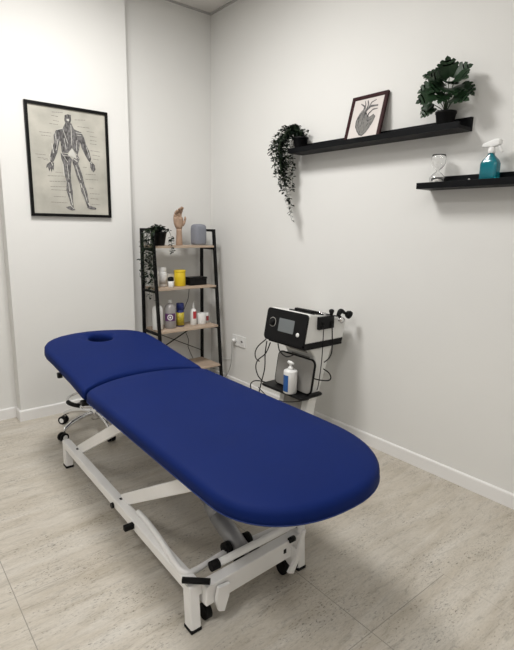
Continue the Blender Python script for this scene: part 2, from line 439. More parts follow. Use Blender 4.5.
# foot bar that runs on top of the rail and crosses at the foot end
fb = B().tube([(-1.60, -1.85, .172), (-1.605, -1.95, .178), (-1.622, -2.12, .178), (-1.640, -2.245, .178), (-1.628, -2.285, .172), (-1.58, -2.285, .162), (-1.40, -2.25, .145), (-1.13, -2.25, .135)], .011, 12, smooth_path=5).build('foot_bar', 'steel', tb)
B().tube([(-1.672, -2.335, .195), (-1.605, -2.40, .198)], .0105, 14).build('grip', 'rub', fb)
hb = B().tube([(-1.525, -2.325, .182), (-1.16, -2.34, .200)], .014, 14).build('release_bar', 'steel', tb)
B().tube([(-1.553, -2.324, .181), (-1.52, -2.325, .182)], .0175, 16).build('end_cap', 'rub', hb)
B().tube([(-1.165, -2.34, .19), (-1.150, -2.36, .25)], .010, 12).build('lever', 'rub', hb)
# motor
mo = B().tube([(-1.38, -2.29, .135), (-1.38, -2.12, .205)], .036, 24).tube([(-1.38, -2.12, .205), (-1.38, -2.06, .23)], [.036, .028], 24).tube([(-1.38, -2.08, .222), (-1.38, -1.62, .44)], .025, 20).build('lift_motor', 'alu', tb)
for x in (-1.43, -1.335):
    B().tube([(x - .012, -2.25, .155), (x + .012, -2.25, .155)], .026, 20).tube([(x - .018, -2.25, .155), (x + .018, -2.25, .155)], .013, 16).build('roller', 'rub', tb)
for x in (-1.43, -1.355): B().box(x, x + .04, -2.335, -2.29, .10, .145, .004).build('motor_bracket', 'rub', tb)
# bracket plates with transport castors
for x, pg in ((-1.55, [(-.020, .155), (.030, .150), (.026, .105), (.006, .050), (-.018, .062), (-.030, .11)]), (-1.205, [(.028, .205), (.046, .205), (.022, .10), (-.014, .038), (-.042, .052), (-.010, .09)])):
    br_ = B().prism([(x + u, v_) for u, v_ in pg], 'y', -2.400, -2.386, .002)
    br_.prism([(-2.398, .14), (-2.33, .14), (-2.33, .06), (-2.37, .045), (-2.398, .07)], 'x', x - .004, x + .004, .001)
    p = br_.build('castor_bracket', 'steel', tb)
    for dx in ((-.032,) if x < -1.3 else (-.012, .034)): B().tube([(x + dx - .012, -2.335, .029), (x + dx + .012, -2.335, .029)], .028, 20).build('castor_wheel', 'rub', p)
B().tube([(-1.222, -2.372, .168), (-1.196, -2.372, .168)], .011, 14).build('adjust_knob', 'black', tb)
B().box(-1.25, -1.235, -2.372, -2.365 + .002, .12, .14, .002).build('slot_cap', 'black', tb)

# ------------------------------------------------------------- rolling stool
sx, sy = -1.275, -.52
st = thing('rolling_stool', 'chrome rolling stool with five castors partly hidden under the headrest', 'stool', (sx, sy, 0))
hub = B().lathe([(0, .07), (.028, .07), (.032, .09), (.032, .13), (.022, .15), (.016, .16), (.016, .42), (.03, .425), (.03, .44), (0, .44)], 20, sx, sy).build('column', 'chrome', st)
R_ = .24
for i in range(5):
    a = math.radians(198 + 72 * i); c, s_ = math.cos(a), math.sin(a)
    P = lambda r, z: (sx + c * r, sy + s_ * r, z)
    l = B().tube([P(.02, .115), P(.10, .115), P(.18, .10), P(.225, .082), P(R_, .072)], [.016, .015, .014, .013, .012], 12, smooth_path=4).build('base_leg', 'chrome', st)
    B().tube([P(R_, .045), P(R_, .085)], .006, 10).build('castor_stem', 'chrome', l)
    for k in (-1, 1):
        q = Vector(P(R_ + .012, .0275)); t_ = Vector((-s_, c, 0))
        wl = B().tube([q + t_ * k * .006, q + t_ * k * .022], .0275, 20).build('castor_wheel', 'rub', l)
        B().tube([q + t_ * k * .0215, q + t_ * k * .0235], .016, 16).build('castor_wheel_cap', 'white', l)
ring = [(sx + .17 * math.cos(2 * math.pi * k / 32), sy + .17 * math.sin(2 * math.pi * k / 32), .215) for k in range(33)]
fr = B().tube(ring, .009, 10)
for i in range(3):
    a = math.radians(200 + 120 * i); fr.tube([(sx + .02 * math.cos(a), sy + .02 * math.sin(a), .215), (sx + .17 * math.cos(a), sy + .17 * math.sin(a), .215)], .007, 8)
fr.build('foot_ring', 'chrome', st)
pad = [(sx + .172 * math.cos(math.radians(d)), sy + .172 * math.sin(math.radians(d)), .219) for d in range(178, 222, 8)]
B().tube(pad, .014, 10).build('ring_pad', 'rub', st)
B().lathe([(0, .44), (.13, .44), (.15, .452), (.155, .475), (.145, .498), (.12, .508), (0, .51)], 32, sx, sy).build('seat', 'black', st)

# ------------------------------------------------------------- ladder shelf
ls = thing('ladder_shelf', 'black metal ladder shelf with four pale oak shelves in the corner', 'shelf', (-.40, -.18, 0))
LX0, LX1 = -.672, -.125; YR = -.045; ZT = 1.322; YT = -.225; YB = -.352
def yfront(z): return YB + (YT - YB) * z / ZT
for x in (LX0, LX1):
    B().box(x - .011, x + .011, YR - .011, YR + .011, 0, ZT, .002).build('rear_post', 'bmetal', ls)
    B().beam((x, YB, .0), (x, YT, ZT - .004), .022, .022, .002, up=(0, 1, 0)).build('front_post', 'bmetal', ls)
    B().box(x - .011, x + .011, YT - .012, YR, ZT - .02, ZT, .002).build('top_bar', 'bmetal', ls)
SH = [1.192, .872, .545, .215]
for z in SH:
    yf = yfront(z) - .012
    for x in (LX0, LX1): B().box(x - .009, x + .009, yf + .02, YR, z - .034, z - .016, .002).build('side_bar', 'bmetal', ls)
    B().box(LX0 + .012, LX1 - .012, yf, YR - .013, z - .016, z, .0015).build('shelf_board', 'oak', ls)
br2 = B(); br2.beam((LX0, YR - .0, .53), (LX1, YR, .27), .006, .014, .001, up=(0, 1, 0)); br2.beam((LX0, YR + .008, .27), (LX1, YR + .008, .53), .006, .014, .001, up=(0, 1, 0))
br2.build('cross_brace', 'bmetal', ls)

# ------------------------------------------------------------- foliage
def leaf_oval(b, p, d, up, L, W):
    d = d.normalized(); s = d.cross(up)
    if s.length < 1e-3: s = d.orthogonal()
    s.normalize(); n = s.cross(d)
    row = []
    for t, w, h in ((0, .0, 0), (.2, .62, .02), (.45, 1, .05), (.75, .7, .03), (1, 0, -.05)):
        c = p + d * L * t + n * L * h
        row.append([b.v(c)] if w == 0 else [b.v(c - s * W * w / 2 + n * L * .06), b.v(c), b.v(c + s * W * w / 2 + n * L * .06)])
    for A, C_ in zip(row, row[1:]):
        if len(A) == 1: b.f([A[0], C_[0], C_[1]]); b.f([A[0], C_[1], C_[2]])
        elif len(C_) == 1: b.f([A[0], C_[0], A[1]]); b.f([A[1], C_[0], A[2]])
        else: b.f([A[0], C_[0], C_[1], A[1]]); b.f([A[1], C_[1], C_[2], A[2]])
def vines(root, top, spec, seed, ll=(.017, .025)):
    rnd = random.Random(seed); st_ = B(); lf = B()
    for path, dens in spec:
        P = [Vector(p) for p in path]; pts = []
        for i in range(len(P) - 1):
            p0 = P[max(i - 1, 0)]; p1 = P[i]; p2 = P[i + 1]; p3 = P[min(i + 2, len(P) - 1)]
            n = max(2, int((p2 - p1).length / .011))
            for k in range(n):
                t = k / n; pts.append(.5 * ((2 * p1) + (-p0 + p2) * t + (2 * p0 - 5 * p1 + 4 * p2 - p3) * t * t + (-p0 + 3 * p1 - 3 * p2 + p3) * t ** 3))
        pts.append(P[-1])
        pts = [q + Vector((rnd.uniform(-1, 1), rnd.uniform(-1, 1), 0)) * .002 for q in pts]
        st_.tube(pts, .0011, 5)
        for i, q in enumerate(pts):
            if rnd.random() < dens:
                for _ in range(2 if rnd.random() < .5 else 1):
                    a = rnd.uniform(0, 2 * math.pi); d = Vector((math.cos(a), math.sin(a), rnd.uniform(-.9, .5)))
                    L = rnd.uniform(*ll); leaf_oval(lf, q, d, Vector((rnd.uniform(-.4, .4), rnd.uniform(-.4, .4), 1)), L, L * .62)
    st_.build('stems', 'stem', root, recalc=False); lf.build('foliage', 'leaf', root, recalc=False)

# plant on ladder shelf
pc = Vector((-.585, -.165, 1.193))
pl1 = thing('trailing_plant', 'trailing plant in black pot on the ladder shelf, vines hanging down its left side', 'plant', pc)
def pot(c, r0, r1, h, root):
    B().lathe([(0, .0), (r0, 0), (r0 + .002, .004), (r1, h - .012), (r1 + .003, h - .010), (r1 + .003, h), (r1 - .003, h), (r1 - .006, h - .015), (0, h - .015)], 28, c.x, c.y).build('pot', 'black', root)
def pot_at(c, r0, r1, h, root):
    b = B(); b.X = Matrix.Translation((0, 0, c.z)); b.lathe([(0, .0), (r0, 0), (r0 + .002, .004), (r1, h - .012), (r1 + .003, h - .010), (r1 + .003, h), (r1 - .003, h), (r1 - .006, h - .015), (0, h - .015)], 28, c.x, c.y); b.build('pot', 'black', root)
    b = B(); b.X = Matrix.Translation((0, 0, c.z)); b.lathe([(0, h - .014), (r1 - .007, h - .012)], 24, c.x, c.y); b.build('soil', 'soil', root)
pot_at(pc, .038, .056, .105, pl1)
rv = random.Random(3); spec = []
zt = pc.z + .10
for k in range(20):
    x1 = rv.uniform(-.785, -.715); y1 = rv.uniform(-.34, -.25); L = rv.choice([.25, .32, .38, .45, .5, .2, .48])
    spec.append(([(pc.x - .02, pc.y + rv.uniform(-.03, .03), zt), (pc.x - .06, (pc.y + y1) / 2, zt + rv.uniform(.02, .05)), (x1 + .02, y1, zt + .01), (x1, y1, zt - .04), (x1 + rv.uniform(-.015, .02), y1, zt - L * .5), (x1 + rv.uniform(-.02, .02), y1 + .005, zt - L)], .34))
for k in range(14):
    a = rv.uniform(-.5, 1.2); spec.append(([(pc.x, pc.y, zt - .01), (pc.x + .02 * math.cos(a), pc.y - .02, zt + .03), (pc.x + rv.uniform(-.05, .03), pc.y - .03, zt + rv.uniform(.03, .055))], .6))
for k in range(2):
    spec.append(([(pc.x + .02, pc.y - .02, zt), (pc.x + .05, pc.y - .05, zt + .02), (pc.x + .062, pc.y - .075, zt - .04), (pc.x + .062 + .01 * k, pc.y - .078, zt - .15)], .55))
vines(pl1, None, spec, 5, (.024, .035))

# wall ledges
def ledge(name, y0, y1, z0, label, hf=.030):
    t = thing('wall_ledge', label, 'wall shelf', (-.06, (y0 + y1) / 2, z0), 'black wall ledges')
    B().box(-.118, -.016, y0, y1, z0, z0 + .016, .001).build('shelf_board', 'ledge', t)
    B().box(-.016, -.001, y0, y1, z0, z0 + .066, .001).build('back_panel', 'ledge', t)
    B().box(-.131, -.118, y0, y1, z0, z0 + hf, .001).build('front_lip', 'ledge', t)
    for y in (y1 - .10 if y1 > -1.5 else y1 - .22, y0 + .12):
        B().tube([(-.0205, y, z0 + .042), (-.0155, y, z0 + .042)], .006, 12).build('screw', 'chrome', t)
    return t
Z1, Z2 = 1.822, 1.552
ledge('a', -2.284, -1.10, Z1, 'long black wall ledge holding the hanging plant, heart print and monstera')
ledge('b', -2.645, -2.082, Z2, 'short black wall ledge holding the teal spray bottle and hourglass')
s1 = Z1 + .0162; s2 = Z2 + .0162

# hanging plant at the left end of the long ledge
pc = Vector((-.066, -1.150, s1))
pl2 = thing('trailing_plant', 'trailing plant with small leaves hanging off the left end of long wall ledge', 'plant', pc)
pot_at(pc, .034, .048, .085, pl2)
spec = []; zt = pc.z + .075; rv = random.Random(11)
for k in range(38):
    y1 = rv.uniform(-1.085, -.955); x1 = rv.uniform(-.19, -.06); u = (y1 + 1.09) / .13
    L = rv.choice([.12, .16, .2, .24, .28, .32]) + (.0 if k % 3 else .06)
    yb = y1 + (-1.10 - y1) * min(1, L / .40) * .85 + rv.uniform(-.012, .012)
    spec.append(([(pc.x, pc.y + .01, zt - .01), (pc.x + rv.uniform(-.04, .02), pc.y + .03, zt + rv.uniform(.03, .09)), ((x1 + pc.x) / 2, y1 - .02, zt + rv.uniform(.0, .08)), (x1, y1, zt - .04), (x1 * .95, (y1 + yb) / 2, zt - L * .6), (x1 * .9 - .01, yb, zt - L)], .62))
for k in range(3):
    spec.append(([(pc.x, pc.y + .01, zt), (-.10, -1.06, zt + .03), (-.12, -1.03, zt - .05), (-.12, -1.06, zt - .25), (-.115, -1.10 - .012 * k, zt - .40), (-.11, -1.135, zt - .52 + .05 * k)], .62))
for k in range(16):
    spec.append(([(pc.x, pc.y, zt - .01), (pc.x + rv.uniform(-.04, .03), pc.y + rv.uniform(-.05, .06), zt + rv.uniform(.02, .05)), (pc.x + rv.uniform(-.06, .02), pc.y + rv.uniform(-.05, .10), zt + rv.uniform(.03, .09))], .6))
vines(pl2, None, spec, 8, (.021, .031))

# monstera
pc = Vector((-.068, -2.175, s1))
mn = thing('potted_monstera', 'bushy monstera with split leaves in black pot on the long ledge', 'plant', pc)
pot_at(pc, .036, .048, .080, mn)
def monstera_leaf(b, base, d, up, L, W, droop=.25):
    d = d.normalized(); s = d.cross(up)
    if s.length < 1e-3: s = d.orthogonal()
    s.normalize(); n = s.cross(d)
    def P(u, v):  # u across -1..1, v along 0..1
        return base + d * L * v + s * W * .5 * u + n * (L * (-droop * v * v + .06) + abs(u) * W * .10)
    half = [(.0, .0), (.35, -.12), (.75, -.06), (.98, .14), (.86, .22), (1.04, .32), (1.02, .44), (.66, .42), (.96, .56), (.84, .68), (.52, .60), (.70, .78), (.50, .88), (.30, .78), (.26, .94), (0, 1.05)]
    mid = [0, .0, .05, .14, .2, .28, .36, .40, .48, .56, .58, .68, .74, .76, .86, 1.05]
    for sg in (1, -1):
        A = [b.v(P(sg * u, v)) for u, v in half]; Cn = [b.v(P(0, max(0, m_))) for m_ in mid]
        for i in range(len(A) - 1):
            b.f([A[i], A[i + 1], Cn[i + 1], Cn[i]])
lf = B(); stm = B(); rv = random.Random(4)
# (dx, dy, dz) of the leaf base from the pot centre, pointing direction, length
LV = [((-.02, .03, .17), (-.3, .5, .5), .10), ((-.03, .06, .15), (-.5, 1, -.1), .10), ((-.05, .05, .10), (-.8, .8, -.3), .10), ((-.02, .08, .07), (-.2, 1, -.5), .085),
      ((-.04, .0, .13), (-1, .1, -.1), .11), ((-.04, .03, .08), (-1, .4, -.5), .10), ((-.02, -.01, .19), (-.4, -.1, .8), .10), ((-.01, -.04, .18), (-.1, -.8, .5), .10),
      ((-.03, -.05, .16), (-.6, -1, .0), .11), ((-.03, -.04, .12), (-.8, -.7, -.4), .10), ((.0, -.07, .13), (.0, -1, -.5), .09), ((-.04, -.06, .065), (-.3, -1, -.12), .10),
      ((-.01, .02, .20), (-.2, .2, 1), .09), ((-.03, .05, .19), (-.4, .8, .4), .09), ((-.05, .01, .16), (-1, .2, .4), .10), ((-.06, -.02, .09), (-1, -.2, -.6), .085), ((0, -.02, .22), (-.2, -.5, .6), .08), ((-.05, -.03, .14), (-1, -.5, .1), .10), ((-.03, .06, .04), (-.6, .8, -.5), .08)]
for (o_, d_, L) in [q for n_, q in enumerate(LV) if n_ not in (5, 16)]:
    base = pc + Vector((o_[0], o_[1] * .88 - .004, .062 + o_[2] * .90)); d = Vector(d_)
    stm.tube([pc + Vector((0, 0, .065)), pc + Vector((o_[0] * .3, o_[1] * .3, .06 + o_[2] * .5)), base], [.0026, .002, .0016], 6, smooth_path=4)
    up = Vector((-.95, -.55, .75)) + Vector((rv.uniform(-.2, .2), rv.uniform(-.2, .2), 0))
    monstera_leaf(lf, base, d, up, L * .86, L * .98)
stm.build('stems', 'stem', mn, recalc=False); lf.build('foliage', 'mleaf', mn, recalc=False)

# ------------------------------------------------------------- framed anatomy poster on the column
yP = -PD
ap = thing('anatomy_poster', 'framed anatomical chart of back muscles hanging on the wall left of the shelf', 'poster', (-1.212, yP - .01, 1.392))
q0, q1, w0, w1, fw = -1.482, -.9415, 1.392, 2.104, .019
f = B()
for a in ((q0, q1, w1 - fw, w1), (q0, q1, w0, w0 + fw), (q0, q0 + fw, w0 + fw, w1 - fw), (q1 - fw, q1, w0 + fw, w1 - fw)): f.box(a[0], a[1], yP - .022, yP - .001, a[2], a[3], .001)
f.build('frame', 'frame', ap)
pp = B().box(q0 + fw, q1 - fw, yP - .012, yP - .002, w0 + fw, w1 - fw).build('print', 'paper', ap)
POLY={
 'head':[(-1.233, 2.046), (-1.213, 2.055), (-1.192, 2.053), (-1.191, 2.021), (-1.201, 1.992), (-1.227, 1.988), (-1.236, 2.014)],
 'torso':[(-1.232, 1.996), (-1.192, 2.002), (-1.176, 1.966), (-1.126, 1.951), (-1.117, 1.916), (-1.14, 1.885), (-1.148, 1.836), (-1.161, 1.802), (-1.196, 1.843), (-1.227, 1.808), (-1.264, 1.808), (-1.269, 1.873), (-1.278, 1.903), (-1.3, 1.925), (-1.294, 1.945), (-1.25, 1.963)],
 'larm':[(-1.294, 1.945), (-1.311, 1.912), (-1.311, 1.866), (-1.33, 1.816), (-1.343, 1.765), (-1.34, 1.738), (-1.321, 1.745), (-1.292, 1.808), (-1.281, 1.859), (-1.267, 1.905)],
 'lhand':[(-1.344, 1.742), (-1.366, 1.723), (-1.371, 1.7), (-1.359, 1.709), (-1.353, 1.679), (-1.342, 1.702), (-1.339, 1.675), (-1.329, 1.701), (-1.323, 1.685), (-1.319, 1.74)],
 'rarm':[(-1.129, 1.951), (-1.111, 1.923), (-1.1, 1.88), (-1.08, 1.836), (-1.069, 1.785), (-1.078, 1.762), (-1.091, 1.776), (-1.113, 1.814), (-1.134, 1.857), (-1.142, 1.901)],
 'rhand':[(-1.078, 1.775), (-1.061, 1.763), (-1.045, 1.746), (-1.041, 1.717), (-1.056, 1.698), (-1.07, 1.71), (-1.077, 1.732)],
 'lhip':[(-1.273, 1.807), (-1.228, 1.802), (-1.2, 1.773), (-1.207, 1.737), (-1.258, 1.733), (-1.271, 1.772)],
 'rhip':[(-1.201, 1.766), (-1.161, 1.806), (-1.149, 1.777), (-1.162, 1.741), (-1.194, 1.733)],
 'lthigh':[(-1.26, 1.738), (-1.207, 1.74), (-1.214, 1.675), (-1.214, 1.62), (-1.241, 1.614), (-1.254, 1.665)],
 'rthigh':[(-1.194, 1.744), (-1.161, 1.75), (-1.138, 1.681), (-1.125, 1.618), (-1.153, 1.606), (-1.175, 1.665)],
 'lcalf':[(-1.243, 1.621), (-1.214, 1.62), (-1.207, 1.557), (-1.208, 1.491), (-1.205, 1.452), (-1.221, 1.454), (-1.234, 1.51), (-1.249, 1.568)],
 'rcalf':[(-1.155, 1.608), (-1.125, 1.618), (-1.108, 1.563), (-1.1, 1.496), (-1.096, 1.462), (-1.113, 1.469), (-1.132, 1.528), (-1.149, 1.567)],
 'lfoot':[(-1.258, 1.456), (-1.218, 1.467), (-1.195, 1.439), (-1.219, 1.434), (-1.248, 1.445)],
 'rfoot':[(-1.113, 1.475), (-1.093, 1.472), (-1.048, 1.457), (-1.052, 1.446), (-1.09, 1.448), (-1.111, 1.455)],
}
ink = B(); yk = yP - .0126
def flat(b, pts, y): b.f([b.v((x, y, z)) for x, z in pts], False)
for n_, (k, v) in enumerate(POLY.items()): flat(ink, v, yk - .00012 * n_)
ink.build('muscle_figure', 'ink', pp, recalc=False)
hl = B(); yk2 = yP - .0152
def stroke(b, a, c, w_, y):
    a = Vector((a[0], a[1])); c = Vector((c[0], c[1])); d = (c - a).normalized(); n = Vector((-d.y, d.x)) * w_ / 2
    b.f([b.v((p.x, y, p.y)) for p in (a + n, c + n, c - n, a - n)], False)
flat(hl, [(-1.196, 1.843), (-1.175, 1.80), (-1.168, 1.775), (-1.20, 1.79), (-1.225, 1.795), (-1.215, 1.82)], yk2)   # lower back
flat(hl, [(-1.222, 2.024), (-1.206, 2.026), (-1.206, 2.012), (-1.220, 2.012)], yk2)
for a, c, w_ in [((-1.196, 1.99), (-1.196, 1.86), .004), ((-1.29, 1.948), (-1.25, 1.962), .004), ((-1.326, 1.86), (-1.318, 1.80), .005), ((-1.25, 1.955), (-1.222, 1.87), .003), ((-1.165, 1.945), (-1.125, 1.945), .004),
                 ((-1.158, 1.93), (-1.13, 1.93), .003), ((-1.27, 1.81), (-1.23, 1.75), .003), ((-1.19, 1.775), (-1.165, 1.76), .006), ((-1.262, 1.735), (-1.258, 1.66), .006), ((-1.235, 1.735), (-1.228, 1.64), .003),
                 ((-1.178, 1.735), (-1.15, 1.64), .004), ((-1.15, 1.62), (-1.143, 1.59), .007), ((-1.232, 1.62), (-1.228, 1.56), .004), ((-1.228, 1.55), (-1.214, 1.47), .006), ((-1.135, 1.59), (-1.112, 1.50), .004),
                 ((-1.105, 1.49), (-1.095, 1.47), .006), ((-1.098, 1.86), (-1.078, 1.79), .003), ((-1.302, 1.93), (-1.297, 1.88), .004), ((-1.335, 1.74), (-1.33, 1.72), .006), ((-1.078, 1.768), (-1.065, 1.755), .005),
                 ((-1.245, 1.90), (-1.235, 1.83), .003), ((-1.16, 1.90), (-1.168, 1.83), .003), ((-1.228, 1.47), (-1.205, 1.445), .004), ((-1.345, 1.79), (-1.338, 1.755), .003), ((-1.285, 1.89), (-1.30, 1.82), .003),
                 ((-1.26, 1.79), (-1.215, 1.79), .003), ((-1.185, 1.80), (-1.155, 1.78), .003)]:
    stroke(hl, a, c, w_, yk2)
hl.build('tendon_highlights', 'inkw', pp, recalc=False)
ln = B(); LINES= [((-1.318, 2.033), (-1.276, 2.031)), ((-1.308, 2.004), (-1.272, 2.002)), ((-1.332, 1.981), (-1.279, 1.981)), ((-1.169, 2.026), (-1.094, 2.034)), ((-1.151, 1.986), (-1.07, 1.987)), ((-1.399, 1.922), (-1.325, 1.923)), ((-1.388, 1.903), (-1.327, 1.903)), ((-1.072, 1.935), (-1.024, 1.933)), ((-1.071, 1.909), (-1.025, 1.907)), ((-1.072, 1.885), (-1.026, 1.885)), ((-1.091, 1.963), (-1.04, 1.962)), ((-1.433, 1.783), (-1.363, 1.783)), ((-1.42, 1.763), (-1.358, 1.761)), ((-1.384, 1.754), (-1.353, 1.752)), ((-1.07, 1.841), (-1.004, 1.838)), ((-1.058, 1.813), (-1.006, 1.809)), ((-1.055, 1.787), (-1.01, 1.784)), ((-1.313, 1.68), (-1.268, 1.678)), ((-1.365, 1.653), (-1.26, 1.658)), ((-1.355, 1.619), (-1.251, 1.623)), ((-1.113, 1.682), (-1.043, 1.683)), ((-1.115, 1.648), (-1.027, 1.649)), ((-1.351, 1.585), (-1.245, 1.589)), ((-1.348, 1.565), (-1.241, 1.566)), ((-1.333, 1.522), (-1.254, 1.523)), ((-1.089, 1.553), (-1.02, 1.554)), ((-1.086, 1.521), (-1.025, 1.519)), ((-1.353, 1.485), (-1.246, 1.484)), ((-1.09, 1.591), (-1.062, 1.59)), ((-1.127, 1.727), (-1.097, 1.726)), ((-1.314, 2.054), (-1.238, 2.061)), ((-1.081, 1.481), (-1.018, 1.48))]
rv = random.Random(2)
for a, c in LINES:
    x = a[0]; Lx = c[0] - a[0]
    while x < c[0] - .004:
        w_ = rv.uniform(.010, .022); t0 = (x - a[0]) / Lx; t1 = min(1, (x + w_ - a[0]) / Lx)
        stroke(ln, (a[0] + Lx * t0, a[1] + (c[1] - a[1]) * t0), (a[0] + Lx * t1, a[1] + (c[1] - a[1]) * t1), .0030, yk); x += w_ + .003
ln.build('caption_lines', 'inkl', pp, recalc=False)

# ------------------------------------------------------------- heart print leaning on the ledge
hp = thing('heart_print', 'small dark-framed anatomical heart drawing leaning on the long wall ledge', 'picture', (-.09, -1.66, s1))
HM = Matrix.Translation((-.092, -1.663, s1)) @ Matrix.Rotation(math.radians(15), 4, 'Y') @ Matrix.Rotation(0, 4, 'X')
HW, HH = .252, .272
def hb_(): b = B(); b.X = HM; return b
# local: x = thickness (towards the wall +x), y across, z up
f = hb_(); fw = .020
for a in ((-HW / 2, HW / 2, HH - fw, HH), (-HW / 2, HW / 2, 0, fw), (-HW / 2, -HW / 2 + fw, fw, HH - fw), (HW / 2 - fw, HW / 2, fw, HH - fw)): f.box(0, .016, a[0], a[1], a[2], a[3], .001)
f.build('frame', 'dwood', hp)
pr = hb_().box(.006, .014, -HW / 2 + fw, HW / 2 - fw, fw, HH - fw).build('print', 'paper2', hp)
# heart outline in frame coordinates: u towards the right of the picture (-y), v up, 0..1
def hv(u, v): return (-(u - .5) * HW, v * HH)
def hflat(b, pts, x=.0054): b.f([b.v((x, *hv(u, v))) for u, v in pts], False)
def hstroke(b, pts, w_, x=.0052):
    P = [Vector(hv(*p)) for p in pts]; A = []
    for i, p in enumerate(P):
        d = (P[min(i + 1, len(P) - 1)] - P[max(i - 1, 0)]).normalized(); n = Vector((-d.y, d.x)) * w_ / 2 * (1 if i < len(P) - 1 else .6)
        A.append((b.v((x, *(p + n))), b.v((x, *(p - n)))))
    for a, c in zip(A, A[1:]): b.f([a[0], c[0], c[1], a[1]], False)
hd = hb_(); outl = [(.34, .62), (.27, .55), (.24, .45), (.26, .34), (.33, .24), (.42, .15), (.50, .13), (.58, .18), (.66, .28), (.73, .40), (.76, .50), (.70, .55), (.62, .50), (.55, .52), (.48, .62), (.41, .65)]
hflat(hd, outl)
hd.build('heart_shape', 'inkl', pr, recalc=False)
hs = hb_()
hstroke(hs, outl + outl[:1], .006)
hstroke(hs, [(.44, .50), (.47, .66), (.58, .74), (.78, .73)], .014); hstroke(hs, [(.55, .46), (.56, .58), (.66, .66), (.79, .66)], .009)
hstroke(hs, [(.47, .66), (.50, .78), (.46, .88)], .010); hstroke(hs, [(.53, .72), (.58, .82), (.70, .86)], .008); hstroke(hs, [(.38, .62), (.40, .76), (.28, .83)], .010)
hstroke(hs, [(.43, .66), (.42, .80), (.38, .88)], .006); hstroke(hs, [(.34, .62), (.31, .50), (.32, .36), (.42, .20)], .007); hstroke(hs, [(.40, .60), (.42, .45), (.40, .32)], .005)
hstroke(hs, [(.55, .46), (.60, .42), (.68, .46)], .012); hstroke(hs, [(.62, .40), (.55, .28), (.48, .18)], .005); hstroke(hs, [(.68, .40), (.62, .28)], .004); hstroke(hs, [(.48, .42), (.50, .28)], .004); hstroke(hs, [(.28, .50), (.30, .60), (.36, .68)], .008)
hs.build('ink_lines', 'ink', pr, recalc=False)

# ------------------------------------------------------------- hourglass and spray bottle
c = Vector((-.07, -2.160, s2))
hg = thing('hourglass', 'small clear hourglass on the left end of short wall ledge', 'hourglass', c)
b = B(); b.X = Matrix.Translation(c)
b.lathe([(.034, .006), (.037, .02), (.034, .045), (.018, .062), (.0055, .070), (.0055, .074), (.020, .086), (.033, .104), (.036, .135), (.033, .150), (.0315, .150), (.0345, .134), (.0315, .105), (.018, .088), (.0035, .076), (.0035, .068), (.0165, .060), (.032, .044), (.035, .02), (.032, .008)], 28).build('glass_bulb', 'glass', hg)
b = B(); b.X = Matrix.Translation(c); b.lathe([(0, 0), (.036, 0), (.037, .006), (0, .006)], 28); b.build('base', 'glass', hg)
b = B(); b.X = Matrix.Translation(c); b.lathe([(0, .0065), (.029, .008), (.031, .018), (.018, .030), (0, .036)], 24); b.build('sand', 'sand', hg)
c = Vector((-.072, -2.426, s2))
sp = thing('spray_bottle', 'teal spray bottle with white trigger head on the short wall ledge', 'spray bottle', c)
def rrect(hx, hy, r, n=5):
    o = []
    for (sx_, sy_, a0) in ((1, 1, 0), (-1, 1, 90), (-1, -1, 180), (1, -1, 270)):
        for k in range(n + 1):
            a = math.radians(a0 + 90 * k / n); o.append((sx_ * (hx - r) + r * math.cos(a), sy_ * (hy - r) + r * math.sin(a)))
    return o
def rbottle(mt, c, prof, name, root, r=.01, rz=0):
    b = B(); b.X = Matrix.Translation(c) @ Matrix.Rotation(rz, 4, 'Z'); b.loft([[(x, y, z) for x, y in rrect(hx, hy, min(r, hx * .95, hy * .95))] for hx, hy, z in prof]); return b.build(name, mt, root)
rbottle('teal', c, [(.024, .038, 0), (.026, .040, .003), (.026, .040, .085), (.022, .034, .100), (.013, .015, .122), (.012, .013, .132)], 'bottle', sp, .012)
b = B(); b.X = Matrix.Translation(c); b.lathe([(0, .130), (.015, .130), (.016, .132), (.016, .150), (.012, .154), (.010, .158), (0, .158)], 20); b.build('collar', 'white', sp)
b = B(); b.X = Matrix.Translation(c)
b.loft([[(x, y0, zc + z) for x, z in rrect(wx, wz, min(wx, wz) * .7)] for y0, wx, wz, zc in ((.046, .005, .005, .166), (.042, .008, .008, .168), (.02, .010, .013, .170), (-.01, .012, .018, .174), (-.03, .012, .016, .176), (-.042, .009, .010, .176))])
b.build('spray_head', 'white', sp)
b = B(); b.X = Matrix.Translation(c); b.tube([(0, -.024, .166), (0, -.036, .155), (0, -.042, .140), (0, -.050, .132)], [.007, .006, .005, .004], 10, smooth_path=4); b.build('trigger', 'white', sp)
# bottle trigger points away from the corner; nozzle towards the corner

# ------------------------------------------------------------- things on the ladder shelf
def rb(): return B()
g = .0006
